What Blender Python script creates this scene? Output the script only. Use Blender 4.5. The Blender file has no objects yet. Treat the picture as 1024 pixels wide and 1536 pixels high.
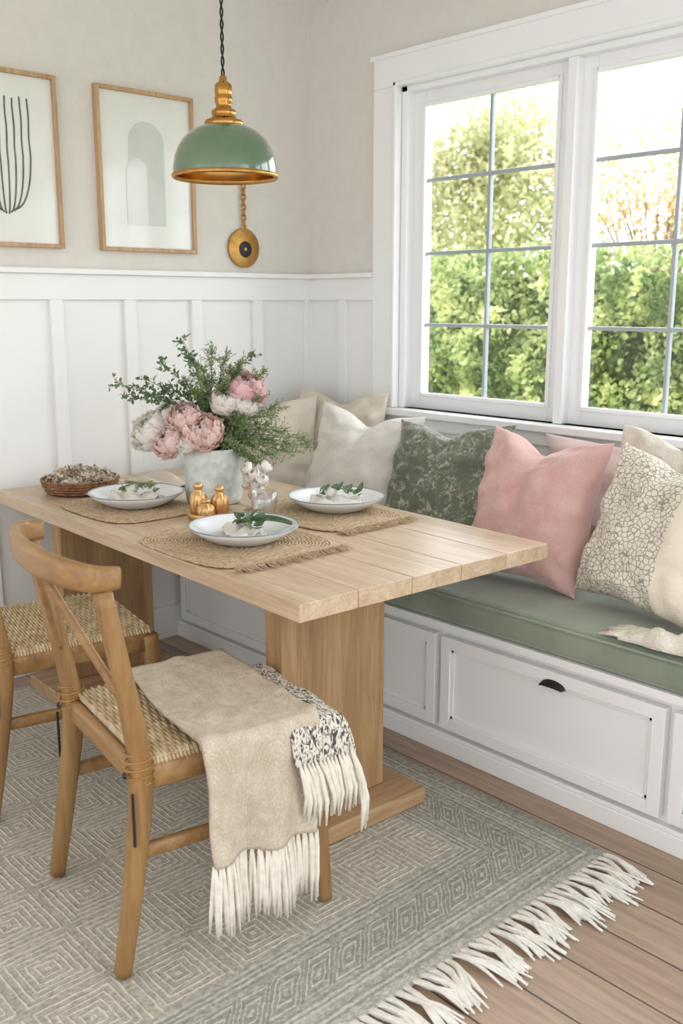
import bpy, math, random
import numpy as np
from mathutils import Vector, Matrix, noise
random.seed(7); np.random.seed(7)
SC=bpy.context.scene
def lin(c): return tuple(((v/255)/12.92 if v/255<=.04045 else ((v/255+.055)/1.055)**2.4) for v in c)+(1,)
# ---------------------------------------------------------------- materials
class G:
    def __init__(s,name):
        s.m=bpy.data.materials.new(name); s.m.use_nodes=True
        s.t=s.m.node_tree; s.b=s.t.nodes['Principled BSDF']; s.out=s.t.nodes['Material Output']
        s.tc=s.t.nodes.new('ShaderNodeTexCoord')
    def n(s,ty,**k):
        x=s.t.nodes.new(ty)
        for a,b in k.items(): setattr(x,a,b)
        return x
    def put(s,sock,v):
        if isinstance(v,bpy.types.NodeSocket): s.t.links.new(v,sock)
        else: sock.default_value=v
    def math(s,op,a,b=None,clamp=False):
        x=s.n('ShaderNodeMath',operation=op,use_clamp=clamp); s.put(x.inputs[0],a)
        if b is not None: s.put(x.inputs[1],b)
        return x.outputs[0]
    def mapping(s,scale=(1,1,1),rot=(0,0,0),src='Object'):
        x=s.n('ShaderNodeMapping'); s.t.links.new(s.tc.outputs[src],x.inputs[0])
        x.inputs['Scale'].default_value=scale; x.inputs['Rotation'].default_value=rot
        return x.outputs[0]
    def noise(s,scale,vec,detail=4,rough=.55,dist=0):
        x=s.n('ShaderNodeTexNoise'); s.t.links.new(vec,x.inputs['Vector'])
        x.inputs['Scale'].default_value=scale; x.inputs['Detail'].default_value=detail
        x.inputs['Roughness'].default_value=rough; x.inputs['Distortion'].default_value=dist
        return x.outputs[0]
    def ramp(s,f,stops,const=False):
        x=s.n('ShaderNodeValToRGB'); s.put(x.inputs[0],f)
        e=x.color_ramp.elements
        if const: x.color_ramp.interpolation='CONSTANT'
        while len(e)<len(stops): e.new(.5)
        for i,(p,c) in enumerate(stops): e[i].position=p; e[i].color=c
        return x.outputs[0]
    def mix(s,f,a,b,mode='MIX'):
        x=s.n('ShaderNodeMix',data_type='RGBA',blend_type=mode)
        s.put(x.inputs[0],f); s.put(x.inputs[6],a); s.put(x.inputs[7],b)
        return x.outputs[2]
    def bump(s,h,strength=.3,dist=.002,prev=None):
        x=s.n('ShaderNodeBump'); s.put(x.inputs['Height'],h)
        x.inputs['Strength'].default_value=strength; x.inputs['Distance'].default_value=dist
        if prev: s.t.links.new(prev,x.inputs['Normal'])
        s.t.links.new(x.outputs[0],s.b.inputs['Normal']); return x.outputs[0]
    def P(s,**k):
        for a,v in k.items(): s.put(s.b.inputs[a.replace('_',' ')],v)
def mk(name,c1,c2=None,scale=5,stretch=(1,1,1),rough=.6,bump=0,bscale=60,bdist=.002,metal=0,lo=.35,hi=.65,coat=0,sheen=0,dist=0,weave=0,detail=4,rot=(0,0,0),wc=.86):
    g=G(name)
    if c2 is None: c2=c1
    v=g.mapping(stretch,rot)
    f=g.noise(scale,v,detail,dist=dist)
    col=g.ramp(f,[(lo,lin(c1)),(hi,lin(c2))])
    pr=None
    if weave:
        o=g.mapping()
        a=g.n('ShaderNodeTexWave',bands_direction='X'); b=g.n('ShaderNodeTexWave',bands_direction='Y'); c=g.n('ShaderNodeTexWave',bands_direction='Z')
        for w in (a,b,c):
            g.t.links.new(o,w.inputs[0]); w.inputs['Scale'].default_value=weave; w.inputs['Distortion'].default_value=1.5
        h=g.math('ADD',g.math('ADD',a.outputs[1],b.outputs[1]),c.outputs[1])
        col=g.mix(1,col,g.ramp(g.math('ADD',g.math('MULTIPLY',h,.10),g.math('MULTIPLY',g.noise(240,o,3,.7),.9)),[(.42,(wc,wc*.98,wc*.96,1)),(.78,(1.03,1.03,1.03,1))]),'MULTIPLY')
        pr=g.bump(h,.4,.0015)
    g.P(Base_Color=col,Roughness=rough,Metallic=metal)
    if coat: g.P(Coat_Weight=coat,Coat_Roughness=.08)
    if sheen: g.P(Sheen_Weight=sheen)
    if bump: g.bump(g.noise(bscale,v if stretch!=(1,1,1) else g.mapping(),3),bump,bdist,pr)
    return g.m
def wood(name,c1,c2,c3,axis=0,scale=3.0,rough=.5,bump=.15,knots=0):
    g=G(name); st=[14,14,14]; st[axis]=1.0
    v=g.mapping(tuple(st))
    oi=g.n('ShaderNodeObjectInfo')
    vv=g.n('ShaderNodeVectorMath',operation='ADD'); g.t.links.new(v,vv.inputs[0])
    cb=g.n('ShaderNodeCombineXYZ'); g.put(cb.inputs[0],g.math('MULTIPLY',oi.outputs['Random'],17.0)); g.put(cb.inputs[1],g.math('MULTIPLY',oi.outputs['Random'],31.0))
    g.t.links.new(cb.outputs[0],vv.inputs[1])
    n1=g.noise(scale,vv.outputs[0],6,.6,.8); n2=g.noise(scale*6,vv.outputs[0],3)
    base=g.ramp(n1,[(.3,lin(c1)),(.5,lin(c2)),(.72,lin(c3))])
    fine=g.ramp(n2,[(.35,(.86,.84,.82,1)),(.6,(1,1,1,1))])
    big=g.ramp(g.noise(1.5,g.mapping(),2),[(.3,(.92,.91,.90,1)),(.7,(1.04,1.04,1.04,1))])
    tone=g.mix(1.0,g.mix(1.0,base,fine,'MULTIPLY'),big,'MULTIPLY')
    hsv=g.n('ShaderNodeHueSaturation'); g.t.links.new(tone,hsv.inputs['Color'])
    g.put(hsv.inputs['Value'],g.math('ADD',g.math('MULTIPLY',oi.outputs['Random'],.12),.94))
    g.P(Base_Color=hsv.outputs[0],Roughness=rough)
    g.bump(n2,bump,.001)
    return g.m
def leafmat(name,ca,cb,cc,scale=4,transl=.45,rough=.5,dark_z=None):
    g=G(name)
    f=g.noise(scale,g.mapping(),4)
    c=g.ramp(f,[(.32,lin(ca)),(.5,lin(cb)),(.68,lin(cc))])
    g.P(Base_Color=c,Roughness=rough)
    tr=g.n('ShaderNodeBsdfTranslucent'); g.t.links.new(c,tr.inputs[0])
    mx=g.n('ShaderNodeMixShader'); mx.inputs[0].default_value=transl
    g.t.links.new(g.b.outputs[0],mx.inputs[1]); g.t.links.new(tr.outputs[0],mx.inputs[2]); g.t.links.new(mx.outputs[0],g.out.inputs[0])
    return g.m

M={}
M['wall']=mk('greige_plaster',(221,216,208),(225,220,212),14,rough=.85,bump=.7,bscale=120,bdist=.003)
M['white']=mk('white_paint',(240,239,236),(244,243,241),2,rough=.45)
M['ceil']=mk('ceiling_paint',(240,239,236),(244,243,240),2,rough=.9)
M['trimw']=mk('trim_paint',(243,243,243),(246,246,246),2,rough=.35)
M['muntin']=mk('muntin_backlit_grey',(160,168,174),(174,180,185),2,rough=.4)  # white bars; their backlit shade is put into this grey
M['tabletop']=wood('light_oak_top',(184,156,126),(204,180,150),(218,198,172),0,1.6,.34)
M['tableleg']=wood('oak_leg',(150,116,76),(176,140,98),(190,156,114),2,1.6,.5)
M['tableedge']=wood('oak_foot',(160,126,92),(184,150,112),(200,170,134),1,1.6,.5)
M['chair']=wood('chair_oak',(128,92,52),(156,118,72),(174,138,92),2,1.4,.42)
M['chairx']=wood('chair_oak_rail',(128,92,52),(156,118,72),(174,138,92),0,1.4,.42)
M['frame']=wood('frame_oak',(172,138,102),(192,158,120),(206,176,138),2,2,.5)
M['paper']=mk('art_paper',(228,229,223),(234,234,228),6,rough=.5,coat=.8)
M['ink']=mk('sage_ink',(92,100,92),(116,122,112),20,rough=.7)
M['sagepaint']=mk('sage_wash',(200,205,198),(210,214,207),5,rough=.5,coat=.8)
M['sagepaint2']=mk('sage_wash_light',(214,217,211),(221,223,217),5,rough=.5,coat=.8)
M['brass']=mk('brass',(178,128,66),(200,150,84),8,rough=.2,metal=1)
M['brassmat']=mk('brushed_brass',(178,134,72),(200,156,92),30,rough=.4,metal=1)
M['gold']=mk('aged_gold',(206,160,104),(226,186,134),30,rough=.32,metal=.7)
M['enamel']=mk('green_enamel',(80,106,80),(98,124,94),4,rough=.16,coat=.9,bump=.08,bscale=25)
M['black']=mk('black_metal',(22,22,22),(32,30,30),4,rough=.45)
M['cord']=mk('black_cord',(30,28,26),(44,42,38),40,rough=.8)
M['velvet']=mk('sage_velvet',(122,133,114),(151,160,140),6,rough=.8,bump=.3,bscale=14,bdist=.008,sheen=.5,detail=7,lo=.3,hi=.7)
M['jute']=mk('jute_mat',(188,160,126),(220,198,166),90,rough=.85,bump=.6,bscale=200,weave=60,wc=.72)
M['rush']=mk('rush_seat',(188,162,122),(222,202,166),30,rough=.8,bump=.4,bscale=140,weave=70,wc=.78)
M['linen']=mk('oat_linen',(208,193,170),(226,213,193),26,(1,1,1),rough=.95,weave=130,bump=.6,bscale=240,bdist=.003,wc=.72)
M['fringe']=mk('cream_fringe',(226,217,201),(240,233,220),60,rough=.9,bump=.6,bscale=300)
M['rugfringe']=mk('rug_fringe_cotton',(228,223,213),(243,239,231),40,rough=.9,bump=.6,bscale=300)
M['pinkp']=mk('pink_linen',(214,168,162),(228,187,180),14,rough=.88,weave=110,bump=.55,bscale=9,bdist=.012,sheen=.35)
M['pinkbounce']=mk('pink_bounce_tint',(232,208,206),(240,220,217),5,rough=.9,bump=.3,bscale=10,bdist=.01)  # pale pink stands in for light bounced onto the wall below the sill
M['whitep']=mk('white_linen',(231,226,219),(241,237,231),9,rough=.9,weave=110,bump=.6,bscale=8,bdist=.014,wc=.92)
M['beigep']=mk('beige_linen',(221,210,195),(231,222,208),9,rough=.9,weave=110,bump=.5,bscale=8,bdist=.012,wc=.9)
M['creamthrow']=mk('cream_throw',(226,218,204),(239,233,223),30,rough=.95,weave=55,bump=.8,bscale=60,bdist=.006,wc=.85)
M['ceramic']=mk('white_ceramic',(236,239,240),(242,244,244),5,rough=.12,coat=.8)
M['bluerim']=mk('blue_grey_glaze',(112,132,146),(146,162,172),30,rough=.25,coat=.5)
M['vase']=mk('mottled_stoneware',(192,202,195),(230,233,228),26,rough=.4,bump=.3,bscale=30,detail=9,coat=.3)
M['wicker']=mk('brown_wicker',(112,76,50),(162,118,82),60,rough=.7,weave=40,bump=.3,bscale=120)
M['petalp']=leafmat('pink_petals',(244,210,203),(250,224,217),(253,238,232),24,.35,.7)
M['petalw']=leafmat('cream_petals',(248,240,231),(251,246,239),(253,250,245),24,.35,.7)
M['petalh']=leafmat('bright_pink_petals',(242,194,198),(248,212,214),(251,226,225),24,.35,.7)
M['fern']=leafmat('fern_leaves',(108,128,88),(140,158,110),(174,188,140),12,.45)
M['fernd']=leafmat('eucalyptus_leaves',(78,102,74),(106,128,94),(136,154,116),12,.4)
M['stem']=mk('green_stems',(92,110,62),(116,132,80),30,rough=.6)
M['chips']=leafmat('dried_petals',(96,66,48),(206,190,168),(240,232,218),45,.1,.8)
M['hedge']=leafmat('hedge_leaves',(100,122,76),(160,174,116),(224,226,170),3.6,.55)  # leaf colours paled to stand in for window glare and haze
M['tree']=leafmat('tree_leaves',(154,156,116),(188,188,144),(220,216,180),1.3,.55)  # crown colours paled too, with the bright haze painted in
M['tree2']=leafmat('autumn_leaves',(176,174,130),(212,180,138),(226,204,166),2,.45)
M['bark']=mk('bark',(120,106,88),(150,134,114),10,rough=.9)
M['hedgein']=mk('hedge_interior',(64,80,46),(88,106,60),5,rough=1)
M['grass']=mk('lawn',(116,140,80),(150,170,104),8,rough=1)
# floor
g=G('wood_floor_planks'); o=g.mapping()
br=g.n('ShaderNodeTexBrick'); g.t.links.new(o,br.inputs[0])
br.offset=.37; br.inputs['Scale'].default_value=1; br.inputs['Brick Width'].default_value=1.9; br.inputs['Row Height'].default_value=.15
br.inputs['Mortar Size'].default_value=.0028; br.inputs['Mortar Smooth'].default_value=.2
br.inputs['Color1'].default_value=lin((156,131,110)); br.inputs['Color2'].default_value=lin((184,161,141)); br.inputs['Mortar'].default_value=lin((74,60,50))
gr=g.noise(3,g.mapping((1,15,15)),6,.6,.8)
kn=g.n('ShaderNodeTexVoronoi'); g.t.links.new(g.mapping((1.1,2.6,1)),kn.inputs[0]); kn.inputs['Scale'].default_value=1.9
c=g.mix(1,br.outputs[0],g.ramp(gr,[(.3,(.76,.74,.73,1)),(.65,(1.12,1.12,1.12,1))]),'MULTIPLY')
c=g.mix(1,c,g.ramp(kn.outputs[0],[(0.0,(.25,.2,.17,1)),(.05,(.8,.75,.72,1)),(.1,(1,1,1,1))]),'MULTIPLY')
g.P(Base_Color=c,Roughness=.36); g.bump(gr,.2,.001); M['floor']=g.m
# rug
g=G('woven_rug'); sp=g.n('ShaderNodeSeparateXYZ'); g.t.links.new(g.tc.outputs['Object'],sp.inputs[0])
x,y=sp.outputs[0],sp.outputs[1]
wob=g.noise(30,g.mapping(),3)
xw=g.math('ADD',x,g.math('MULTIPLY',wob,.010)); yw=g.math('ADD',y,g.math('MULTIPLY',wob,.010))
p=.20
a=g.math('ABSOLUTE',g.math('SUBTRACT',g.math('FRACT',g.math('DIVIDE',g.math('ADD',xw,10),p)),.5))
b=g.math('ABSOLUTE',g.math('SUBTRACT',g.math('FRACT',g.math('DIVIDE',g.math('ADD',yw,10),p)),.5))
ring=g.math('SINE',g.math('MULTIPLY',g.math('MAXIMUM',a,b),75.4))
d=g.math('MINIMUM',g.math('SUBTRACT',1.06,xw),g.math('SUBTRACT',1.185,yw))
L=(1,1,1,1);D_=(0,0,0,1);Md=(.5,.5,.5,1)
band=g.ramp(g.math('MULTIPLY',d,2.0),[(0,Md),(.05,D_),(.065,L),(.08,D_),(.095,Md),(.13,L),(.145,D_),(.16,L),(.175,D_),(.19,Md),(.44,D_),(.455,L),(.47,D_),(.485,L),(.50,D_),(.515,L),(.53,Md)],True)
al=g.math('ADD',xw,yw)
ga=g.math('ABSOLUTE',g.math('SUBTRACT',g.math('FRACT',g.math('MULTIPLY',al,11)),.5))
gb=g.math('ABSOLUTE',g.math('DIVIDE',g.math('SUBTRACT',d,.155),.12))
gl=g.math('SINE',g.math('MULTIPLY',g.math('MAXIMUM',ga,gb),40))
glm=g.math('MULTIPLY',g.math('GREATER_THAN',d,.105),g.math('LESS_THAN',d,.205))
fld=g.math('GREATER_THAN',d,.275)
fr=g.ramp(ring,[(.2,D_),(.8,L)])
v=g.mix(fld,band,fr)
v=g.mix(glm,v,g.ramp(gl,[(.3,D_),(.6,L)]))
yarn=g.noise(130,g.mapping((1,.6,1)),4,.7)
blot=g.noise(3,g.mapping(),3)
vv=g.math('ADD',g.math('MULTIPLY',v,.26),g.math('ADD',g.math('MULTIPLY',yarn,1.1),g.math('MULTIPLY',blot,.22)))
light=g.ramp(vv,[(.42,lin((142,137,124))),(.72,lin((188,182,167))),(1.0,lin((223,217,204)))])
bord=g.ramp(vv,[(.42,lin((120,121,112))),(.75,lin((161,159,149))),(1.0,lin((202,198,187)))])
g.P(Base_Color=g.mix(fld,bord,light),Roughness=.95)
g.bump(g.math('ADD',yarn,v),.7,.004); M['rug']=g.m
# green floral pillow
g=G('dark_green_floral'); o=g.mapping()
n1=g.noise(38,o,6,.75,1.0); n2=g.noise(6,o,3); n3=g.noise(9,o,3)
fl_=g.math('MULTIPLY',g.ramp(n1,[(.50,D_),(.60,L)]),g.ramp(n3,[(.38,D_),(.52,L)]))
g.P(Base_Color=g.mix(fl_,g.ramp(n2,[(.3,lin((88,95,79))),(.7,lin((112,119,102)))]),lin((178,176,158))),Roughness=.85,Sheen_Weight=.3)
g.bump(g.noise(8,o,3),.6,.012); M['greenp']=g.m
# cream cracked pattern pillow
g=G('cream_patterned'); o=g.mapping()
vo=g.n('ShaderNodeTexVoronoi',feature='DISTANCE_TO_EDGE'); vo.inputs['Scale'].default_value=66; g.t.links.new(o,vo.inputs[0])
s2=g.n('ShaderNodeSeparateXYZ'); g.t.links.new(g.tc.outputs['Object'],s2.inputs[0])
pat=g.ramp(g.math('ADD',vo.outputs[0],g.math('MULTIPLY',g.math('SUBTRACT',g.noise(90,o,3),.5),.16)),[(.03,lin((162,150,134))),(.11,lin((228,220,206)))])
g.P(Base_Color=g.mix(g.math('GREATER_THAN',s2.outputs[0],.085),pat,lin((231,221,203))),Roughness=.9)
g.bump(vo.outputs[0],.5,.004); M['patp']=g.m
# black-white patterned throw
g=G('black_white_weave'); o=g.mapping()
n1=g.noise(48,g.mapping((1,2.2,1),(0,0,.5)),2,.5,2)
g.P(Base_Color=g.ramp(n1,[(.42,lin((78,75,71))),(.52,lin((224,216,203)))]),Roughness=.95); g.bump(n1,.5,.003); M['bw']=g.m
def glassmat(name,tint=(1,1,1,1),f=.08):
    g=G(name); tr=g.n('ShaderNodeBsdfTransparent'); tr.inputs[0].default_value=tint
    gl=g.n('ShaderNodeBsdfGlossy'); gl.inputs['Roughness'].default_value=.03
    mx=g.n('ShaderNodeMixShader'); mx.inputs[0].default_value=f
    g.t.links.new(tr.outputs[0],mx.inputs[1]); g.t.links.new(gl.outputs[0],mx.inputs[2]); g.t.links.new(mx.outputs[0],g.out.inputs[0]); return g.m
M['pane']=glassmat('window_glass',(.98,.99,.99,1),.06)
M['tumbler']=glassmat('clear_glass',(.93,.95,.95,1),.16)

# ---------------------------------------------------------------- geometry
def empty(name,loc=(0,0,0),rz=0,parent=None):
    e=bpy.data.objects.new(name,None); SC.collection.objects.link(e); e.location=loc; e.rotation_euler=(0,0,rz); e.empty_display_size=.1
    if parent: e.parent=parent
    return e
def mesh(name,v,f,mat,parent=None,smooth=True,loc=None):
    me=bpy.data.meshes.new(name); me.from_pydata([tuple(a) for a in v],[],f); me.update()
    if smooth: me.polygons.foreach_set('use_smooth',[True]*len(me.polygons))
    o=bpy.data.objects.new(name,me); SC.collection.objects.link(o)
    if mat: me.materials.append(M[mat] if isinstance(mat,str) else mat)
    if parent: o.parent=parent
    if loc: o.location=loc
    return o
def box(name,a,b,mat,parent=None,bev=.004,seg=2):
    x0,y0,z0=a; x1,y1,z1=b
    c=((x0+x1)/2,(y0+y1)/2,(z0+z1)/2); hx,hy,hz=abs(x1-x0)/2,abs(y1-y0)/2,abs(z1-z0)/2
    v=[(sx*hx,sy*hy,sz*hz) for sz in(-1,1) for sy in(-1,1) for sx in(-1,1)]
    f=[(0,2,3,1),(4,5,7,6),(0,1,5,4),(2,6,7,3),(0,4,6,2),(1,3,7,5)]
    o=mesh(name,v,f,mat,parent,False,c)
    if bev:
        m=o.modifiers.new('b','BEVEL'); m.width=bev; m.segments=seg; m.limit_method='ANGLE'
        o.data.polygons.foreach_set('use_smooth',[True]*6)
        w=o.modifiers.new('w','WEIGHTED_NORMAL')
    return o
def boxes(name,lst,mat,parent=None,bev=.003):
    V=[];F=[]
    for a,b in lst:
        x0,y0,z0=a; x1,y1,z1=b; k=len(V)
        V+=[(X,Y,Z) for Z in(z0,z1) for Y in(y0,y1) for X in(x0,x1)]
        F+=[tuple(k+i for i in q) for q in [(0,2,3,1),(4,5,7,6),(0,1,5,4),(2,6,7,3),(0,4,6,2),(1,3,7,5)]]
    o=mesh(name,V,F,mat,parent,False)
    if bev:
        m=o.modifiers.new('b','BEVEL'); m.width=bev; m.segments=2; m.limit_method='ANGLE'
    return o
def lathe(name,prof,mat,parent=None,n=48,loc=None):
    V=[];F=[]
    for r,z in prof:
        for i in range(n):
            t=2*math.pi*i/n; V.append((r*math.cos(t),r*math.sin(t),z))
    for j in range(len(prof)-1):
        for i in range(n):
            k=(i+1)%n; F.append((j*n+i,j*n+k,(j+1)*n+k,(j+1)*n+i))
    return mesh(name,V,F,mat,parent,True,loc)
def sweepdata(pts,radii,n=8,asp=None,up=None,V=None,F=None,cap=True,power=2):
    """radii: scalar, (side,up) tuple, or a LIST with one of those per point"""
    if V is None: V=[];F=[]
    P=[Vector(p) for p in pts]; m=len(P); k0=len(V)
    prev=None
    for i in range(m):
        t=(P[min(i+1,m-1)]-P[max(i-1,0)]).normalized()
        if up is not None: s=t.cross(Vector(up)).normalized()
        else:
            if prev is None:
                a=Vector((0,0,1)) if abs(t.z)<.9 else Vector((1,0,0)); s=t.cross(a).normalized()
            else: s=(prev-t*prev.dot(t)).normalized()
        prev=s; u=s.cross(t)
        r=radii[min(i,len(radii)-1)] if isinstance(radii,list) else radii
        ra,rb=r if isinstance(r,(list,tuple)) else (r,r)
        for j in range(n):
            a=2*math.pi*j/n; c,sn=math.cos(a),math.sin(a)
            if power!=2:
                c=math.copysign(abs(c)**(2/power),c); sn=math.copysign(abs(sn)**(2/power),sn)
            V.append(P[i]+s*(ra*c)+u*(rb*sn))
    for i in range(m-1):
        for j in range(n):
            q=(j+1)%n; F.append((k0+i*n+j,k0+i*n+q,k0+(i+1)*n+q,k0+(i+1)*n+j))
    if cap:
        F.append(tuple(k0+j for j in range(n))[::-1]); F.append(tuple(k0+(m-1)*n+j for j in range(n)))
    return V,F
def smoothpts(pts,k=6):
    P=[Vector(p) for p in pts]; out=[]
    for i in range(len(P)-1):
        p0=P[max(i-1,0)];p1=P[i];p2=P[i+1];p3=P[min(i+2,len(P)-1)]
        for j in range(k):
            t=j/k; out.append(.5*((2*p1)+(-p0+p2)*t+(2*p0-5*p1+4*p2-p3)*t*t+(-p0+3*p1-3*p2+p3)*t**3))
    out.append(P[-1]); return out
def lerpl(l,n):
    out=[]
    for i in range(n):
        x=i/(n-1)*(len(l)-1); a=min(int(x),len(l)-2); t=x-a
        A,B=l[a],l[a+1]
        out.append(tuple(p*(1-t)+q*t for p,q in zip(A,B)) if isinstance(A,tuple) else A*(1-t)+B*t)
    return out
def tube(name,pts,radii,mat,parent=None,n=12,up=None,sm=6,power=2):
    p=smoothpts(pts,sm) if sm else pts
    if isinstance(radii,list): radii=lerpl(radii,len(p))
    V,F=sweepdata(p,radii,n,up=up,power=power)
    return mesh(name,V,F,mat,parent)
def sheet(name,fn,nu,nv,mat,parent=None,thick=.004):
    V=[fn(i/(nu-1),j/(nv-1)) for j in range(nv) for i in range(nu)]
    F=[(j*nu+i,j*nu+i+1,(j+1)*nu+i+1,(j+1)*nu+i) for j in range(nv-1) for i in range(nu-1)]
    o=mesh(name,V,F,mat,parent)
    if thick:
        m=o.modifiers.new('s','SOLIDIFY'); m.thickness=thick; m.offset=0
    return o
def leaves(name,pts,size,mat,parent=None,aspect=.5,seed=0,dirs=None,loc=None):
    r=np.random.RandomState(seed); P=np.asarray(pts,dtype=float); N=len(P)
    a=r.normal(size=(N,3)) if dirs is None else np.asarray(dirs)+r.normal(size=(N,3))*.35
    a/=np.linalg.norm(a,axis=1)[:,None]
    b=np.cross(a,r.normal(size=(N,3))); b/=np.linalg.norm(b,axis=1)[:,None]
    c=np.cross(a,b)
    L=(size*(.6+.8*r.rand(N)))[:,None]; W=L*aspect
    v=np.stack([P,P+a*L*.35+b*W*.5+c*L*.08,P+a*L*.75+b*W*.4+c*L*.05,P+a*L,P+a*L*.75-b*W*.4+c*L*.05,P+a*L*.35-b*W*.5+c*L*.08],1).reshape(-1,3)
    f=[tuple(range(6*i,6*i+6)) for i in range(N)]
    return mesh(name,v.tolist(),f,mat,parent,False,loc)

# ================================================================ ROOM
CH=2.68
fl=mesh('floor',[(0,-5.6,0),(5.2,-5.6,0),(5.2,0,0),(0,0,0)],[(0,1,2,3)],'floor',None,False)
sl=box('ceiling',(-.15,-5.6,CH),(5.2,.15,CH+.12),'ceil',None,0)
box('wall_left',(-.15,-5.6,0),(0,.15,CH),'wall',None,0)
OX0,OX1,OZ0,OZ1=.575,3.0,.985,2.275
boxes('wall_window_side',[((0,0,0),(OX0,.15,CH)),((OX1,0,0),(5.2,.15,CH)),((OX0,0,0),(OX1,.15,OZ0)),((OX0,0,OZ1),(OX1,.15,CH))],'wall',None,0)
WT=1.55
L_=[((0,-5.6,0),(.008,-.0,1.53))]
L_+=[((.008,-5.6,1.435),(.028,0,1.53)),((0,-5.6,1.53),(.050,0,WT)),((.008,-5.6,0),(.030,0,.14))]
for yy in [-.025,-.325,-.645,-.96,-1.275,-1.59,-1.905,-2.22,-2.535,-2.85,-3.165,-3.48,-3.8,-4.1,-4.4,-4.7,-5.0]:
    L_.append(((.008,yy-.026,.14),(.027,yy+.026,1.435)))
boxes('trim_wainscot_left',L_,'white',None,.002)
L_=[((.008,-.008,.44),(.44,0,1.53)),((.028,-.028,1.435),(.44,-.008,1.53)),((.050,-.050,1.53),(.44,0,WT)),
    ((.44,-.008,.44),(3.12,0,.9)),((3.12,-.008,0),(5.2,0,1.53)),((3.12,-.028,1.435),(5.2,-.008,1.53)),((3.12,-.050,1.53),(5.2,0,WT))]
for xx in [.245]: L_.append(((xx-.026,-.027,.44),(xx+.026,-.008,1.435)))
for xx in [3.4,3.72,4.04,4.36,4.68,5.0]: L_.append(((xx-.026,-.027,.14),(xx+.026,-.008,1.435)))
boxes('trim_wainscot_window_side',L_,'white',None,.002)
W=empty('window_1',(0,0,0))
boxes('casing',[((.44,-.028,.985),(.575,0,2.275)),((3.0,-.028,.985),(3.12,0,2.275)),((.44,-.028,2.275),(3.12,0,2.39))],'trimw',W,.004)
boxes('casing_lip',[((.425,-.036,2.385),(3.135,0,2.405)),((.56,-.038,.985),(.578,0,2.29)),((.56,-.038,2.272),(3.01,0,2.29))],'trimw',W,.004)
boxes('stool',[((.41,-.06,.955),(3.15,.12,.985)),((.44,-.024,.90),(3.12,0,.955))],'trimw',W,.006)
boxes('jamb',[((.575,0,.985),(.61,.15,2.275)),((2.965,0,.985),(3.0,.15,2.275)),((.575,0,2.25),(3.0,.15,2.275)),
   ((1.372,.0,.985),(1.412,.15,2.25)),((2.165,.0,.985),(2.205,.15,2.25)),((.575,.09,.98),(3.0,.15,1.0))],'trimw',W,.004)
for k,(g0,g1) in enumerate([(.668,1.317),(1.466,2.105),(2.259,2.903)]):  # third sash is out of view, added to let in more light
    zb,zt=1.045,2.2
    boxes('sash_%d'%(k+1),[((g0-.062,.045,.983),(g0,.09,2.255)),((g1,.045,.983),(g1+.062,.09,2.255)),((g0,.045,.983),(g1,.09,zb)),((g0,.045,zt),(g1,.09,2.255))],'trimw',W,.003)
    boxes('sash_stop_%d'%(k+1),[((g0-.008,.034,zb-.008),(g0+.008,.05,zt+.008)),((g1-.008,.034,zb-.008),(g1+.008,.05,zt+.008)),((g0,.034,zb-.008),(g1,.05,zb+.008)),((g0,.034,zt-.008),(g1,.05,zt+.008))],'trimw',W,.003)
    mm=(g0+g1)/2; ls=[((mm-.007,.058,zb),(mm+.007,.078,zt))]
    for q in (1,2,3):
        zz=zb+(zt-zb)*q/4; ls.append(((g0,.057,zz-.007),(g1,.079,zz+.007)))
    boxes('muntins_%d'%(k+1),ls,'muntin',W,.003)
    mesh('pane_%d'%(k+1),[(g0,.07,zb),(g1,.07,zb),(g1,.07,zt),(g0,.07,zt)],[(0,1,2,3)],'pane',W,False)
# ================================================================ BENCH
B=empty('window_bench',(0,0,0)); BF=-.79; BX=3.3
ls=[((.03,BF+.02,0),(BX,-.01,.43)),((.03,BF-.012,.415),(BX+.01,-.01,.44)),((.03,BF-.012,0),(BX,BF+.02,.055)),((.03,BF-.006,.055),(BX,BF+.02,.068))]
boxes('carcass',ls,'white',B,.003)
ed=[.05,.775,1.545,2.345,3.11]
for k in range(4):
    x0,x1=ed[k]+.012,ed[k+1]-.012; z0,z1=.085,.395; s=.038
    boxes('panel_%d'%(k+1),[((x0,BF+.004,z0),(x1,BF+.02,z1)),((x0,BF-.01,z0),(x0+s,BF+.004,z1)),((x1-s,BF-.01,z0),(x1,BF+.004,z1)),((x0+s,BF-.01,z0),(x1-s,BF+.004,z0+s)),((x0+s,BF-.01,z1-s),(x1-s,BF+.004,z1)),
      ((x0+s,BF-.002,z0+s),(x0+s+.012,BF+.004,z1-s)),((x1-s-.012,BF-.002,z0+s),(x1-s,BF+.004,z1-s)),((x0+s,BF-.002,z0+s),(x1-s,BF+.004,z0+s+.012)),((x0+s,BF-.002,z1-s-.012),(x1-s,BF+.004,z1-s))],'white',B,.002)
for cx in (1.985,):
    n=14
    V,F=[],[]
    prof=[(0,.0),(.006,.006),(.012,.012),(.016,.016),(.018,.020)]
    for j,(dy,dz) in enumerate(prof):
        for i in range(n+1):
            t=math.pi*i/n; V.append((cx+.042*math.cos(t)*(1-.1*j/4),BF-.01-dy,.352+.020*math.sin(t)*(1-.9*j/4)+0))
    for j in range(len(prof)-1):
        for i in range(n): k=j*(n+1)+i; F.append((k,k+1,k+n+2,k+n+1))
    F.append(tuple(range(n+1)))
    o=mesh('cup_pull',V,F,'black',B); m=o.modifiers.new('s','SOLIDIFY'); m.thickness=.003
c=box('bench_cushion',(.034,BF-.015,.441),(BX,-.03,.54),'velvet',None,.032,5)
V,F=sweepdata([(.06,BF-.016,.53),(BX-.03,BF-.016,.53)],.0045,8)
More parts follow.
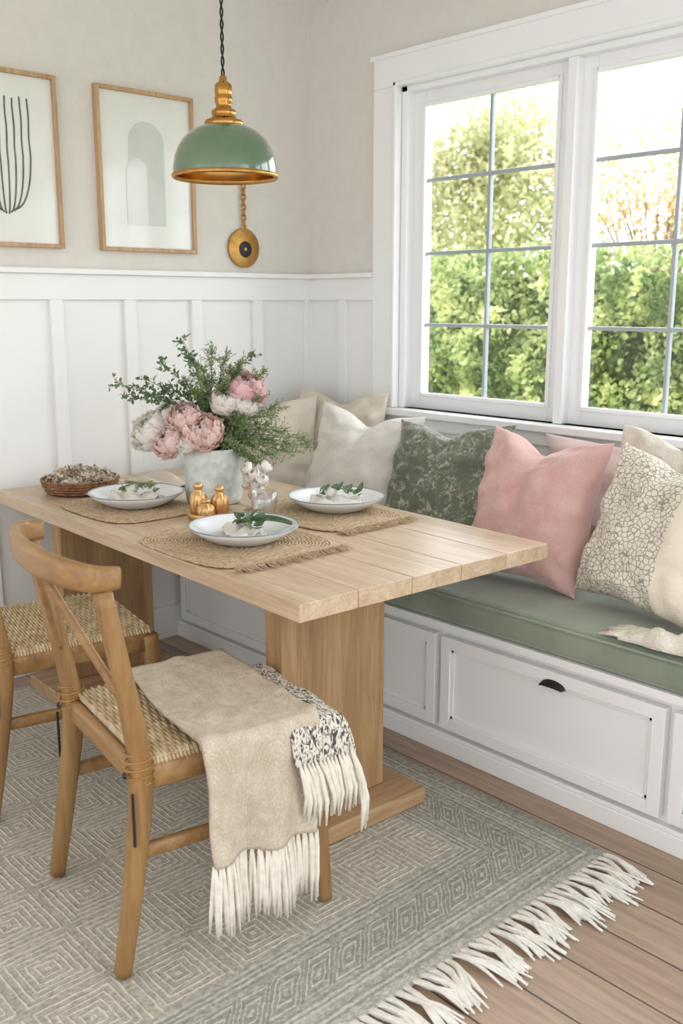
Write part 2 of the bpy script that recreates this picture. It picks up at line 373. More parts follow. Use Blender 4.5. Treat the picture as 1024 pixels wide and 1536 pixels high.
mesh('piping',[Vector(q)-c.location for q in V],F,'velvet',c)
# ================================================================ PILLOWS
def pillow(name,w,h,t,mat,loc,lean=15,rz=0,roll=0,chop=0,seed=0):
    n=40; V=[];F=[]
    def P(u,v,s):
        x=u*w/2*(1-.10*(1-abs(v)**2)*abs(u)); y=v*h/2*(1-.10*(1-abs(u)**2)*abs(v))
        th=((1-abs(u)**2.6)*(1-abs(v)**2.6))
        th=max(th,0)**.5*t/2*(1+.15*(-v))
        if v>0: y-=chop*math.exp(-(u/.33)**2)*v**1.5; 
        q=Vector((u*2.1+seed*5,v*2.1,s*3+seed)); wr=noise.noise(q*1.3)*.020+noise.noise(q*3.5)*.010
        ang=math.atan2(v,u); rr=max(abs(u),abs(v))
        wr+=.007*math.sin(ang*14+seed*3+4*noise.noise(q))*max(0,rr-.45)*2
        e=min(1,th/(t*.18)); 
        fold=0
        if chop: fold=-.028*math.exp(-((u-.05*math.sin(seed))/.10)**2)*max(v,0)
        x+=noise.noise(Vector((v*2,seed,1)))*.008; y+=noise.noise(Vector((u*2,seed,4)))*.008
        return (x,y,s*(th+(wr+fold)*e)+ (0))
    idx={}
    for s in (1,-1):
        for j in range(n+1):
            for i in range(n+1):
                u=math.sin((-1+2*i/n)*math.pi/2); v=math.sin((-1+2*j/n)*math.pi/2)
                edge=i in(0,n) or j in(0,n)
                if s==-1 and edge: idx[(s,i,j)]=idx[(1,i,j)]; continue
                idx[(s,i,j)]=len(V); V.append(P(u,v,s))
    for s in (1,-1):
        for j in range(n):
            for i in range(n):
                q=(idx[(s,i,j)],idx[(s,i+1,j)],idx[(s,i+1,j+1)],idx[(s,i,j+1)])
                F.append(q if s==1 else q[::-1])
    o=mesh(name,V,F,mat)
    R=Matrix.Rotation(math.radians(rz),4,'Z')@Matrix.Rotation(math.radians(90-lean),4,'X')@Matrix.Rotation(math.radians(roll),4,'Z')
    o.rotation_euler=R.to_euler(); 
    zmin=min((R@Vector(q)).z for q in V)
    o.location=(loc[0],loc[1],.541-zmin)
    return o
pillow('beige_pillow',.5,.5,.17,'beigep',(.20,-.44),12,62,0,.05,1)
pillow('beige_pillow',.5,.52,.17,'beigep',(.36,-.16),10,8,0,.04,2)
pillow('white_pillow',.5,.48,.2,'whitep',(.74,-.38),17,10,-3,.05,3)
pillow('green_floral_pillow',.5,.48,.19,'greenp',(1.2,-.40),20,6,2,.04,4)
pillow('pink_pillow',.45,.49,.2,'pinkp',(1.67,-.50),18,2,-2,.05,5)
pillow('patterned_cream_pillow',.46,.47,.2,'patp',(2.13,-.52),20,-8,-4,.03,6)
pillow('white_textured_pillow',.46,.5,.12,'creamthrow',(2.02,-.23),8,0,0,.04,7)
pillow('pink_bounce_cushion',.9,.42,.1,'pinkbounce',(1.85,-.085),3,0,0,0,8)  # added cushion, coloured to imitate pink bounce light on the wall
pillow('cream_pillow',.46,.44,.18,'beigep',(2.62,-.42),18,0,0,.04,9)
T=empty('bench_throw',(2.37,-.745,.541))
def fn(u,v):
    x=(u-.5)*.38; y=(v-.5)*.11
    z=.015+.035*max(0,noise.noise(Vector((u*6,v*2,2)))+.4)+.008*math.sin(u*26+v*3)*math.sin(math.pi*v)
    e=max(0,math.sin(math.pi*min(max(u,0),1)))**.4*max(0,math.sin(math.pi*v))**.4
    return (x+noise.noise(Vector((v*5,1,1)))*.02,y+noise.noise(Vector((u*5,3,1)))*.015,.006+z*e)
sheet('cloth',fn,50,20,'creamthrow',T,.008)
V,F=[],[]
for i in range(16):
    y=-.045+i*.006; l=.05+random.random()*.02
    sweepdata([(-.18,y,.012),(-.205,y-.004,.014),(-.19-l,y+random.uniform(-.012,.012),.006)],[.005,.006,.002],6,V=V,F=F)
mesh('tassels',V,F,'fringe',T)
# ================================================================ TABLE
T=empty('dining_table',(.981,-1.16,.0125),math.radians(-2.2))
zt,zb=.7375,.692
wds=[.18,.18,.18,.18,.18]; y=-.45
for i,w in enumerate(wds):
    box('plank_%d'%(i+1),(-.91,y+.0006,zb),(.91,y+w-.0006,zt),'tabletop',T,.003); y+=w
for k,sx in enumerate((-.655,.655)):
    a=sx-.035; b=sx+.035
    box('leg_slab_%d'%(k+1),(a,-.34,.05),(b,.02,zb),'tableleg',T,.004)
    box('foot_%d'%(k+1),(sx-.13,-.42,0),(sx+.13,.10,.05),'tableedge',T,.006)
# ================================================================ CHAIRS
def chair(loc,rz):
    C=empty('dining_chair',(loc[0],loc[1],.0170),math.radians(rz))
    for k,s in enumerate((-1,1)):
        tube('back_leg_%d'%(k+1),[(s*.225,-.262,0),(s*.222,-.225,.22),(s*.217,-.20,.42),(s*.222,-.212,.56),(s*.238,-.268,.86)],[(.017,.019),(.021,.023),(.024,.026),(.021,.023),(.018,.02)],'chair',C,12,up=(1,0,0),power=3)
        tube('front_leg_%d'%(k+1),[(s*.232,.245,0),(s*.225,.23,.22),(s*.22,.215,.455)],[(.016,.016),(.021,.021),(.024,.024)],'chair',C,12,up=(1,0,0),power=3)
        tube('side_rail_%d'%(k+1),[(s*.217,-.2,.435),(s*.22,.215,.435)],(.013,.028),'chairx',C,12,up=(0,0,1),power=4)
        tube('side_rung_%d'%(k+1),[(s*.221,-.222,.27),(s*.224,.225,.27)],(.011,.017),'chairx',C,10,up=(0,0,1),power=3)
        tube('back_strut_%d'%(k+1),[(s*.015,-.318,.85),(s*.09,-.285,.76),(s*.215,-.222,.60)],(.014,.009),'chairx',C,10,up=(0,1,0))
        tube('wire_binding_%d'%(k+1),[(s*.217+.027*math.cos(t),-.2+.030*math.sin(t),.43+.0028*t) for t in [i*math.pi/8 for i in range(65)]],.0016,'brassmat',C,6,sm=1)
        box('strap_%d'%(k+1),(s*.247-.004,-.232,.30),(s*.247+.001,-.226,.42),'black',C,.001)
        lathe('bolt_%d'%(k+1),[(.001,.006),(.006,.005),(.008,0)],'black',C,12,(s*.217,-.232,.45)).rotation_euler=(math.pi/2,0,0)
    tube('back_rail',[(-.217,-.2,.435),(.217,-.2,.435)],(.013,.028),'chairx',C,12,up=(0,0,1),power=4)
    tube('front_rail',[(-.22,.215,.435),(.22,.215,.435)],(.013,.028),'chairx',C,12,up=(0,0,1),power=4)
    tube('front_rung',[(-.225,.228,.2),(.225,.228,.2)],.011,'chairx',C,10,up=(0,0,1))
    tube('crest_rail',[(-.248,-.235,.882),(-.238,-.285,.885),(-.15,-.325,.888),(0,-.342,.89),(.15,-.325,.888),(.238,-.285,.885),(.248,-.235,.882)],[(.012,.022),(.014,.027),(.013,.031),(.012,.033),(.013,.031),(.014,.027),(.012,.022)],'chairx',C,14,up=(0,0,1),power=3)
    n=46; V,F=[],[]
    def sf(u,v):
        hw=.215; x=(u-.5)*2*hw; y=-.19+v*.405
        dome=-.010*math.sin(math.pi*u)*math.sin(math.pi*v)
        return (x,y,.468+dome)
    sheet('seat_base',sf,12,12,'rush',C,.012)
    for i in range(n):
        y=-.187+i*.402/(n-1); pts=[]
        for j in range(33):
            x=-.225+j*.45/32
            z=.4745+.0026*math.sin(j*math.pi/2+ (i%2)*math.pi)-.010*math.sin(math.pi*j/32)*math.sin(math.pi*i/(n-1))
            if j in(0,32): z=.455
            pts.append((x,y,z))
        sweepdata(pts,.0046,6,V=V,F=F)
    mesh('seat_weave',V,F,'rush',C)
    return C
C1=chair((1.6575,-1.8215),-9)
C2=chair((.863,-1.758),-11)
TH=empty('chair_throw',C1.location,C1.rotation_euler[2])
top=.487
def drape(a,b,xe=.252,ye=.262,off=0.0):
    z=top+off
    da=max(0,a-xe); db=max(0,b-ye)
    x=min(a,xe)+ (min(da,.02)*.6) ; y=min(b,ye)+(min(db,.02)*.6)
    x+=off; 
    z-=max(0,da-.006)+max(0,db-.006)
    return x,y,z
def fn(u,v):
    a=-.225+u*(.252+.225+.275); b0=-.085+.08*max(0,(.35-u)); b1=.205-.03*max(0,u-.6)
    b=b0+v*(b1-b0)
    x,y,z=drape(a,b,off=.011)
    hang=max(0,a-.252)
    x+=.015*math.sin(v*12+1)*min(1,hang*8)+hang*.08+.015*noise.noise(Vector((u*5,v*4,0)))*min(1,hang*8)
    y+=hang*.02*(1-v)-hang*.05*v+.006*noise.noise(Vector((u*6,3,v)))
    z+=.011*max(-.15,noise.noise(Vector((u*7,v*5,1))))*(1 if hang==0 else 0)+.004
    return (x,y,z)
sheet('linen_cloth',fn,84,40,'linen',TH,.011)
V,F=[],[]
for i in range(21):
    v=i/20; p=Vector(fn(1,v)); l=.155+random.uniform(-.015,.010)
    for q in range(4):
        dx=random.uniform(-.004,.006); dy=random.uniform(-.006,.006)
        sweepdata([p+Vector((0,dy*.6,.004)),p+Vector((dx+.003,dy,-.04)),p+Vector((dx*2+.002,dy*1.6,-l*.65)),p+Vector((dx*2.5,dy*2.4,-l-random.uniform(0,.012)))],[.003,.0052,.0058,.0026],6,V=V,F=F)
mesh('linen_fringe',V,F,'fringe',TH)
def fn2(u,v):
    a=-.10+u*(.252+.10+.095); b=.12+v*.205
    x,y,z=drape(a,b,off=.0)
    y+=.006*math.sin(u*15)*(1 if b>.262 else 0)
    if a>.252: x+=.018+(a-.252)*.12; y+=(a-.252)*.12
    return (x,y,z+.002*noise.noise(Vector((u*6,v*6,0))))
sheet('patterned_cloth',fn2,60,34,'bw',TH,.006)
V,F=[],[]
edge=[Vector(fn2(i/28,1)) for i in range(29)]+[Vector(fn2(1,1-j/20)) for j in range(1,20)]
for e in edge:
    l=random.uniform(.12,.155)
    for q in range(2):
        dx=random.uniform(-.006,.012); dy=random.uniform(-.002,.014)
        sweepdata([e+Vector((0,0,.004)),e+Vector((dx*.5+.006,dy*.5+.006,-.03)),e+Vector((dx+.010,dy+.012,-l*.6)),e+Vector((dx*1.5+.006,dy*1.5+.006,-l))],[.003,.0055,.006,.002],6,V=V,F=F)
mesh('patterned_fringe',V,F,'fringe',TH)
# ================================================================ RUG
R=empty('woven_rug',(1.21,-2.115,0))
def fr_(u,v): return ((u-.5)*2.12,(v-.5)*2.37,.006+.0008*noise.noise(Vector((u*9,v*9,0))))
sheet('rug_body',fr_,60,60,'rug',R,.010)
V,F=[],[]
nT=92
for i in range(nT):
    y=-1.175+i*2.35/(nT-1); l=.13+random.uniform(-.02,.03); cl=random.uniform(-.04,.04)
    for q in range(8):
        o=random.uniform(-.008,.008); e=random.uniform(-.022,.022)
        pts=[(1.052,y+o,.008),(1.06+l*.25,y+o*.4+cl*.2,.011+random.uniform(0,.008)),(1.06+l*.6,y+o+cl*.7+e*.5,.010+random.uniform(0,.010)),(1.06+l*(1+random.uniform(-.15,.1)),y+o*2+cl+e,.005)]
        sweepdata(smoothpts(pts,3),lerpl([.0035,.0048,.0045,.002],10),5,V=V,F=F)
mesh('rug_fringe',V,F,'rugfringe',R)
# ================================================================ PENDANT
Pn=empty('pendant_lamp',(.974,-1.171,1.80))
prof=[(.157,0),(.1575,.012),(.156,.03),(.151,.055),(.141,.08),(.125,.104),(.103,.124),(.078,.138),(.052,.146),(.036,.15)]
lathe('shade_outer',prof,'enamel',Pn,64)
lathe('shade_inner',[(r-.003,z+ (.0 if i==0 else -.003)) for i,(r,z) in enumerate(prof)],'brass',Pn,64)
lathe('shade_rim',[(.152,.002),(.153,-.006),(.158,-.009),(.1615,-.005),(.1615,.001),(.158,.005)],'brassmat',Pn,64)
lathe('brass_neck',[(.058,.144),(.06,.150),(.056,.157),(.040,.163),(.034,.170),(.038,.178),(.036,.186),(.024,.192),(.022,.202),(.026,.208),(.027,.222),(.024,.228),(.026,.234),(.026,.256),(.022,.262),(.012,.268),(.010,.282),(.004,.286)],'brass',Pn,40)
lathe('bulb',[(.001,.03),(.018,.034),(.028,.05),(.03,.065),(.024,.085),(.014,.105),(.013,.14)],mk('bulb_glass',(245,240,225),rough=.2),Pn,24)
H=CH-1.80-.02
for k in range(2):
    tube('cord_%d'%(k+1),[(.0035*math.cos(i*.9+k*math.pi),.0035*math.sin(i*.9+k*math.pi),.28+(H-.28)*i/60) for i in range(61)],.0026,'cord',Pn,6,sm=2)
lathe('ceiling_rose',[(.001,H-.005),(.05,H-.005),(.055,H+.005),(.055,H+.02)],'brass',Pn,32)
# ================================================================ ART
def picture(y0,y1,z0,z1,kind):
    e=empty('framed_art_print',(.0,(y0+y1)/2,(z0+z1)/2)); hw=(y1-y0)/2; hh=(z1-z0)/2; f=.015
    boxes('frame',[((0,-hw,-hh),(.028,-hw+f,hh)),((0,hw-f,-hh),(.028,hw,hh)),((0,-hw+f,-hh),(.028,hw-f,-hh+f)),((0,-hw+f,hh-f),(.028,hw-f,hh))],'frame',e,.002)
    box('paper',(.002,-hw+f,-hh+f),(.012,hw-f,hh-f),'paper',e,0)
    if kind==0:
        V,F=[],[]
        cy=.01; n=8
        for i in range(n):
            o=(i-(n-1)/2)*.028; q=abs(o)/.098
            pts=[(.0135,cy+o+.0015*math.sin(i*7+t*9),.215-.20*t-.004*(i%3)) for t in [j/8 for j in range(9)]]
            for j in range(1,15):
                t=j/14*math.pi/2
                pts.append((.0135,cy+o*(.28+.72*math.cos(t)),.015-(.205-.02*q)*math.sin(t)))
            sweepdata(pts,(.0030,.001) ,6,up=(1,0,0),V=V,F=F)
        mesh('line_drawing',V,F,'ink',e)
    else:
        def arch(w,zb,zt,xx,nm,mt,cy=0):
            V=[(xx,cy-w,zb),(xx,cy+w,zb)]+[(xx,cy+w*math.cos(t),zt-w+w*math.sin(t)) for t in [i*math.pi/20 for i in range(21)]]
            mesh(nm,V,[tuple(range(len(V)))],mt,e,False)
        arch(.08,-.2,.19,.0132,'arch_outer','sagepaint')
        arch(.05,-.2,.05,.0138,'arch_inner','sagepaint2',-.045)
        arch(.03,-.2,.02,.0142,'arch_small','sagepaint',.03)
picture(-1.662,-1.227,1.622,2.226,0)
picture(-1.070,-.635,1.622,2.226,1)
O=empty('brass_wall_ornament',(.008,-.385,1.655))
def disc(nm,r,x0,x1,mat,cx=0,cz=0,n=40):
    prof=[(.001,x0),(r,x0),(r,x1-.002),(r-.003,x1),(.001,x1)]
    o=lathe(nm,prof,mat,O,n); o.rotation_euler=(0,math.pi/2,0); o.location=(0,cx,cz)
disc('brass_disc',.082,0,.008,'brassmat'); disc('dark_center',.034,.008,.011,'black',.005,-.005); disc('center_pin',.009,.011,.014,'brass',.005,-.005)
V,F=[],[]
for i in range(9):
    z=.085+i*.021
    pts=[(.008+(.005*math.cos(t) if i%2 else 0),(.0 if i%2 else .010*math.cos(t)),z+.014*math.sin(t)) for t in [j*math.pi/6 for j in range(13)]]
    sweepdata(pts,.0042,6,V=V,F=F,cap=False)
mesh('chain',V,F,'brassmat',O)
# ================================================================ TABLEWARE
TZ=.7505
def placemat(x0,x1,y0,y1,rz,fr):
    cx,cy=(x0+x1)/2,(y0+y1)/2; e=empty('woven_placemat',(cx,cy,TZ),math.radians(rz)); a,b=(x1-x0)/2,(y1-y0)/2
    V,F=[],[]; m=28
    for k in range(m):
        s=(k+1)/m; pts=[]
        for i in range(97):
            t=2*math.pi*i/96; c,sn=math.cos(t),math.sin(t)
            pts.append((a*s*math.copysign(abs(c)**.5,c),b*s*math.copysign(abs(sn)**.5,sn),.004+.0014*math.sin(i*math.pi/1.5+k*2)))
        sweepdata(pts,(.0048,.0030),6,up=(0,0,1),V=V,F=F,cap=False)
    mesh('braids',V,F,'jute',e)
    if fr:
        V,F=[],[]
        for i in range(260):
            t=random.uniform(-.9,.9); x=a*.97; y=b*t*.95; ax=random.uniform(.02,.055)
            p=(x,y,.004) ; d=(ax,fr*ax*.2+random.uniform(-.015,.015))
            sweepdata([p,(x+d[0]*.6,y+d[1]*.6,.008+random.uniform(0,.004)),(x+d[0],y+d[1],.003)],[.0012,.0014,.0006],4,V=V,F=F)
        mesh('frayed_fringe',V,F,'jute',e)
placemat(.455,.893,-1.55,-1.21,0,0)
placemat(1.058,1.55,-1.62,-1.19,0,1)
placemat(.93,1.42,-1.14,-.785,0,1)
def plate(x,y,r=.157):
    e=empty('dinner_bowl_plate',(x,y,TZ+.0093))
    k=r/.157
    prof=[(.001,.0),(.085*k,0),(.09*k,.003),(.118*k,.014),(.145*k,.032),(.1575*k,.043),(.158*k,.0455),(.155*k,.0455),(.14*k,.034),(.115*k,.018),(.085*k,.009),(.001,.008)]
    lathe('bowl',prof,'ceramic',e,64)
    V,F=sweepdata([(.1567*k*math.cos(t),.1567*k*math.sin(t),.0455) for t in [i*2*math.pi/64 for i in range(65)]],(.0028,.0018),6,up=(0,0,1),cap=False)
    mesh('glazed_rim',V,F,'bluerim',e); return e
def peony(name,cen,r,mat,parent,axis=(0,0,1),seed=0,small=False):
    rd=random.Random(seed); V,F=[],[]
    q=Vector((0,0,1)).rotation_difference(Vector(axis).normalized())
    lay=[(.34,5,80,46),(.48,7,78,34),(.60,9,74,30),(.72,10,68,28),(.83,11,58,26),(.92,10,44,27),(1.0,9,24,30),(1.06,7,4,34)]
    if small: lay=[(.5,4,78,50),(.75,5,60,44),(1.0,6,30,40)]
    for li,(f,n,am,hw) in enumerate(lay):
        for k in range(n):
            ph=2*math.pi*(k+.37*li)/n+rd.uniform(-.25,.25); am2=math.radians(am+rd.uniform(-14,12)); rr=r*f*rd.uniform(.9,1.07)
            k0=len(V); sd=rd.random()*50
            for j in range(7):
                t=j/6; al=-math.pi/2*.9+(am2+math.pi/2*.9)*t
                for i in range(9):
                    s=-1+i/4
                    w=math.radians(hw)*(.4+.75*math.sin(math.pi*min(t,.85)/1.7)) 
                    a2=al-.22*s*s*t+.16*t*t*noise.noise(Vector((s*3.2,sd,3)))
                    rad=rr*(1+.30*t*t*noise.noise(Vector((s*3.0,sd,t*2)))-.08*s*s*t+ (.14*t**3 if li>4 else 0))
                    p=Vector((rad*math.cos(a2)*math.cos(ph+s*w),rad*math.cos(a2)*math.sin(ph+s*w),rad*math.sin(a2)*.9))
                    V.append(Vector(cen)+q@p)
            for j in range(6):
                for i in range(8): b=k0+j*9+i; F.append((b,b+1,b+10,b+9))
    return mesh(name,V,F,mat,parent)
for i,(x,y) in enumerate([(.675,-1.352),(1.32,-1.385),(1.175,-.90)]):
    e=plate(x,y)
    nk=empty('napkin_bundle',(0,0,-.0093),math.radians([30,-20,40][i]),e)
    def nf(u,v,i=i):
        x=(u-.5)*.17; y=(v-.5)*.11*(1-.5*abs(u-.5))
        return (x,y,.032+.022*abs(math.sin(u*7+v*4+i))*math.sin(math.pi*v)+.010*noise.noise(Vector((u*5,v*5,i))))
    sheet('folded_cloth',nf,24,16,'whitep',nk,.003)
    P=[];D=[]
    for k in range(30):
        t=k/29; P.append((-.07+.14*t,.02*math.sin(t*3),.055+.015*math.sin(t*3))); D.append((.6,(-1)**k,.4))
    leaves('sage_sprig',P,.036,'fernd' if i else 'fern',nk,.42,i,D)
    peony('small_blossom',(-.02,.012,.064),.022,'petalw',nk,(0,0,1),i+40,True)
    if i==1:
        lf=sheet('sage_leaf_blade',lambda u,v:((u-.5)*.16,(v-.5)*.06*max(0.02,math.sin(math.pi*min(max(u,.02),.98)))**.7,.012*math.sin(math.pi*u)+abs(v-.5)*.02),20,9,'fernd',nk,.001)
        lf.location=(.03,.05,.056); lf.rotation_euler=(0,0,1.1)
VX,VY=.767,-1.10
Vz=empty('flower_vase',(VX,VY,TZ))
lathe('stoneware_body',[(.001,0),(.088,0),(.094,.006),(.098,.03),(.100,.09),(.101,.16),(.104,.186),(.103,.192),(.098,.192),(.094,.182),(.093,.02),(.001,.012)],'vase',Vz,56)
Rv=Vector((.674,.738,0)); Cv=Vector((.738,-.674,0)); U=Vector((0,0,1))
def fp(px,py,dep):
    return Rv*px+Cv*dep+U*(.2+py)
pe=[(-.205,.05,.02,.068,'petalw'),(-.135,.022,.085,.054,'petalp'),(-.085,.10,.07,.052,'petalp'),(-.02,.055,.10,.064,'petalp'),(.11,.19,.0,.066,'petalh'),(.05,.15,.03,.050,'petalw'),(-.15,.10,-.01,.052,'petalw'),(-.07,.025,.11,.042,'petalw'),(.0,.13,-.06,.057,'petalp'),(.12,.14,.04,.040,'petalw')]
for i,(a,b,d,r,m) in enumerate(pe):
    c=fp(a,b,d); ax=(c-Vector((0,0,.12)))
    ax=ax.normalized()+Cv*.6+U*.35
    peony('peony_%d'%(i+1),c,r,m,Vz,ax,i)
    V,F=sweepdata(smoothpts([(c.x*.1,c.y*.1,.03),(c.x*.35,c.y*.35,.17),tuple(c-ax.normalized()*r*.6)],4),.0035,6); mesh('peony_stem_%d'%(i+1),V,F,'stem',Vz)
rd=random.Random(3)
def spray(tip,n,size,LP,LD,V,F,bush=3,sp=.05):
    base=Vector((tip.x*.12,tip.y*.12,.08)); mid=Vector((tip.x*.45,tip.y*.45,.2+(tip.z-.2)*.55+.02))
    pts=smoothpts([base,Vector((tip.x*.2,tip.y*.2,.18)),mid,tip],6); sweepdata(pts,lerpl([.0022,.0008],len(pts)),5,V=V,F=F)
    nb=len(pts)
    for k in range(7,nb):
        p=pts[k]; t=(pts[k]-pts[k-1]).normalized()
        for b in range(bush):
            dv=(t*.8+Vector((rd.gauss(0,1),rd.gauss(0,1),rd.gauss(0,1)))*.6).normalized(); ln=sp*rd.uniform(.5,1.2)*(1.15-.5*k/nb)
            e=p+dv*ln; sweepdata([p,e],.0006,3,V=V,F=F,cap=False)
            for q in range(n):
                tt=(q+1)/n; LP.append(tuple(p+dv*ln*tt)); sd=dv.cross(Vector((rd.gauss(0,1),rd.gauss(0,1),1))).normalized()*(1 if q%2 else -1)
                LD.append(tuple(dv*.7+sd))
V,F,LP,LD=[],[],[],[]
for tp in [(-.31,.205,0),(-.27,.165,.03),(-.23,.22,-.03),(-.16,.27,.0),(-.09,.35,0),(-.06,.30,.04),(.13,.30,.0),(-.2,.18,.06),(-.13,.2,.06)]:
    spray(fp(*tp),6,.014,LP,LD,V,F,2,.05)
leaves('sprig_leaves',LP,.016,'fernd',Vz,.5,1,LD)
LP2,LD2=[],[]
for tp in [(.16,.16,.05),(.20,.10,.02),(.24,.05,.03),(.30,.02,.0),(.25,.0,.05),(.20,-.02,.08),(.15,.03,.1),(.12,.08,.1),(.18,.06,-.05),(.14,-.03,.1),(.10,.1,.08),(.22,.12,-.04),(.05,.2,.05),(-.02,.22,.03),(-.08,.2,.0),(.27,-.03,.0),(-.04,.18,.07),(.08,.02,.12),(.09,.24,.0),(.17,-.06,.07),(0,.31,-.03),(.05,.29,0),(.10,.27,.03),(.17,.24,0),(-.02,.26,.06),(.06,.22,.07),(.32,.0,.03)]:
    spray(fp(*tp),9,.010,LP2,LD2,V,F,5,.055)
leaves('fern_leaves',LP2,.0105,'fern',Vz,.3,2,LD2)
mesh('sprig_stems',V,F,'stem',Vz)
Bk=empty('wicker_basket',(.29,-1.355,TZ))
lathe('basket_body',[(.001,0),(.105,0),(.118,.008),(.128,.03),(.134,.045),(.130,.047),(.122,.03),(.10,.012),(.001,.01)],'wicker',Bk,60)
V,F=[],[]
for z,r in [(.01,.119),(.02,.124),(.03,.129),(.04,.133),(.049,.135)]:
    sweepdata([((r+.002*math.sin(i*1.6+z*300))*math.cos(i*2*math.pi/96),(r+.002*math.sin(i*1.6+z*300))*math.sin(i*2*math.pi/96),z) for i in range(97)],.005,6,V=V,F=F,cap=False)
mesh('woven_coils',V,F,'wicker',Bk)
pts=[]
for i in range(2600):
    a=random.random()*6.283; r=.125*math.sqrt(random.random()); pts.append((r*math.cos(a),r*math.sin(a),.03+.045*(1-(r/.13)**2)+random.uniform(-.008,.012)))
leaves('dried_petals',pts,.018,'chips',Bk,.7,5)
N=empty('beige_napkin',(.33,-1.03,TZ),.3)
sheet('folded_cloth',lambda u,v:((u-.5)*.26,(v-.5)*.15,.006+.035*abs(math.sin(v*6+u*3))*math.sin(math.pi*u)*math.sin(math.pi*v)),36,26,'beigep',N,.004)
S=empty('wood_bowl',(.56,-.96,TZ))
lathe('bowl_body',[(.001,0),(.03,0),(.05,.02),(.062,.045),(.058,.045),(.045,.022),(.001,.012)],'tableleg',S,32)
A=empty('gold_shaker_set',(.975,-1.265,TZ+.0),.3)
lathe('tray',[(.001,0),(.066,0),(.070,.004),(.075,.022),(.071,.022),(.064,.008),(.001,.006)],'gold',A,40)
for k,(a,b,h) in enumerate([(-.034,-.012,.115),(.024,.024,.105),(.014,-.036,.070)]):
    V=[];F=[];n=48;pr=[(.001,.008),(.021,.008),(.023,.012),(.0265,.022),(.0275,.040),(.025,.056),(.019,.066),(.012,.071),(.0115,.075),(.015,.079),(.0165,.085),(.012,.091),(.001,.094)]
    for j,(r,z) in enumerate(pr):
        am=.09 if 2<=j<=6 else .02
        for i in range(n):
            t=2*math.pi*i/n; rr=r*(1+am*math.cos(t*10)); V.append((a+rr*math.cos(t),b+rr*math.sin(t),z*h/.094+.0))
    for j in range(len(pr)-1):
        for i in range(n): q=(i+1)%n; F.append((j*n+i,j*n+q,(j+1)*n+q,(j+1)*n+i))
    mesh('ribbed_shaker_%d'%(k+1),V,F,'gold',A)
Gt=empty('glass_tumbler',(1.125,-1.160,TZ+.0093))
lathe('glass_wall',[(.001,.002),(.026,.002),(.034,.01),(.042,.05),(.040,.085),(.0385,.085),(.040,.05),(.032,.014),(.001,.01)],'tumbler',Gt,40)
G2=empty('blossom_posy',(1.0,-1.09,TZ+.0093))
lathe('bud_cup',[(.001,0),(.02,0),(.024,.02),(.02,.045),(.018,.045),(.02,.02),(.001,.006)],'ceramic',G2,24)
for i in range(16):
    t=i*2.4; k=(i/14+.3); peony('blossom_%d'%(i+1),(.03*math.cos(t)*k,.03*math.sin(t)*k,.05+.018*(i%4)+.035*(i>8)),.022,'petalw' if i%4 else 'petalp',G2,(math.cos(t),math.sin(t),1),60+i,True)
# ================================================================ EXTERIOR
gm=mesh('lawn_ground',[(-60,.16,-.25),(60,.16,-.25),(60,80,-.25),(-60,80,-.25)],[(0,1,2,3)],'grass',None,False)
Hd=empty('garden_hedge',(-2,3.6,-.25))
rs=np.random.RandomState(11); pts=[]
n=60000
X=rs.uniform(-7,7,n); Z=rs.uniform(0,2.15,n)
for x,z in zip(X,Z):
    d=.28*noise.noise(Vector((x*.9,z*1.1,0)))+.22*noise.noise(Vector((x*3,z*3,5)))
    topz=2.0+.20*noise.noise(Vector((x*1.5,7,0)))+.12*noise.noise(Vector((x*6,7,0)))
    if z>topz: continue
    pts.append((x,-d-.12*rs.rand()+ (0.35*(z/2.1)**6),z+rs.uniform(-.02,.05)))
xt=rs.uniform(-7,7,6000)
for x in xt: pts.append((x,rs.uniform(0,.9),2.0+.20*noise.noise(Vector((x*1.5,7,0)))+rs.uniform(-.05,.14)))
leaves('hedge_foliage',pts,.06,'hedge',Hd,.6,3)
box('hedge_core',(-7,.22,0),(7,.9,1.9),'hedgein',Hd,.1,3)
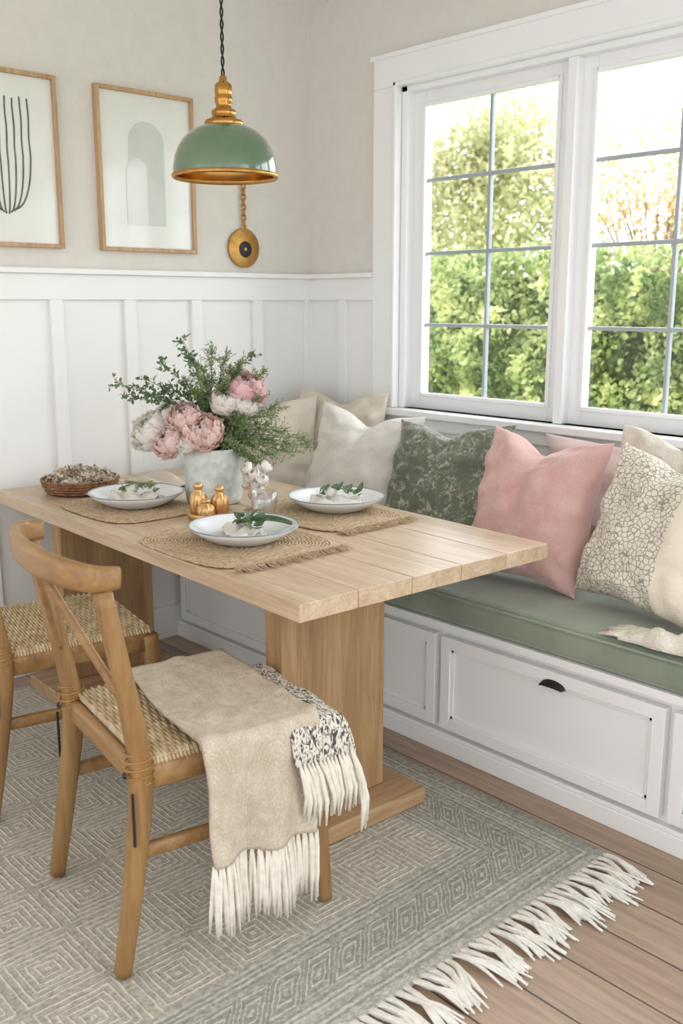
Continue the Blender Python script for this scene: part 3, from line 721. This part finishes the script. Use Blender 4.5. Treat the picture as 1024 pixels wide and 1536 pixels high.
def tree(x,y,h,crown,nm,mat,n,sd,lsize,sc=(1,1,1)):
    e=empty(nm,(x,y,-.25)); rd=random.Random(sd); V,F=[],[]
    sweepdata(smoothpts([(0,0,0),(.05,.02,h*.4),(-.05,.05,h*.8)],5),lerpl([.12,.05],11),8,V=V,F=F)
    P=[]; cl=[]
    for i in range(34):
        a=rd.uniform(0,6.283); el=rd.uniform(-.5,1); rr=crown*rd.uniform(.35,1)
        c=Vector((rr*math.cos(a)*math.cos(el)*sc[0],rr*math.sin(a)*math.cos(el)*sc[1],h+rr*math.sin(el)*sc[2]))
        cl.append(c); sweepdata(smoothpts([(0,0,h*.45),(c.x*.4,c.y*.4,h*.7+.1),tuple(c)],4),lerpl([.025,.005],9),5,V=V,F=F)
    mesh('trunk_and_branches',V,F,'bark',e)
    for i in range(n):
        c=rd.choice(cl); s=crown*.17
        dx,dy,dz=[max(-2.2,min(2.2,rd.gauss(0,1)))*s for _ in range(3)]
        P.append((c.x+dx,c.y+dy,c.z+dz))
    leaves('crown_leaves',P,lsize,mat,e,.5,sd)
tree(-5.4,7.2,2.8,1.7,'garden_tree','tree',13000,5,.09)
tree(-9.9,8.2,3.2,1.7,'garden_tree','tree',9000,6,.10)
tree(-1.75,6.0,2.75,.95,'small_autumn_tree','tree2',2900,8,.065)
tree(-3.6,13.5,2.1,1.7,'garden_tree','tree',6000,9,.12)
# ================================================================ LIGHT
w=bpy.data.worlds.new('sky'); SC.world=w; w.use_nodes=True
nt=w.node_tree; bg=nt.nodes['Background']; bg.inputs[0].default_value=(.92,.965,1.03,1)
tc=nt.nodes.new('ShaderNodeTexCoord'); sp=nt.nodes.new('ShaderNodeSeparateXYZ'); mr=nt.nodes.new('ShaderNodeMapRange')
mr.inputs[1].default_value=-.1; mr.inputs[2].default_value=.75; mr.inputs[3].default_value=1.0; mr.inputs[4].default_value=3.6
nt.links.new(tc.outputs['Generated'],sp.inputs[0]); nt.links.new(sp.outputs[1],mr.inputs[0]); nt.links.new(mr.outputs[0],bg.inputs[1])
s=bpy.data.lights.new('sun','SUN'); s.energy=5.2; s.angle=math.radians(3); s.color=(1,.96,.9)
so=bpy.data.objects.new('sun',s); SC.collection.objects.link(so)
so.rotation_euler=Vector((.35,.75,-1.0)).to_track_quat('-Z','Y').to_euler(); so.location=(0,-6,8)
SC.view_settings.view_transform='Standard'; SC.view_settings.look='None'; SC.view_settings.exposure=.88
# ================================================================ CAMERA
cd=bpy.data.cameras.new('camera'); co=bpy.data.objects.new('camera',cd); SC.collection.objects.link(co)
co.location=(3.5,-3.0,1.42); p=math.radians(12.1)
co.rotation_euler=Vector((-.738*math.cos(p),.674*math.cos(p),-math.sin(p))).to_track_quat('-Z','Y').to_euler()
cd.sensor_fit='VERTICAL'; cd.sensor_height=36; cd.lens=34.13; cd.clip_start=.05
cd.dof.use_dof=True; cd.dof.focus_distance=2.8; cd.dof.aperture_fstop=3.5
SC.camera=co
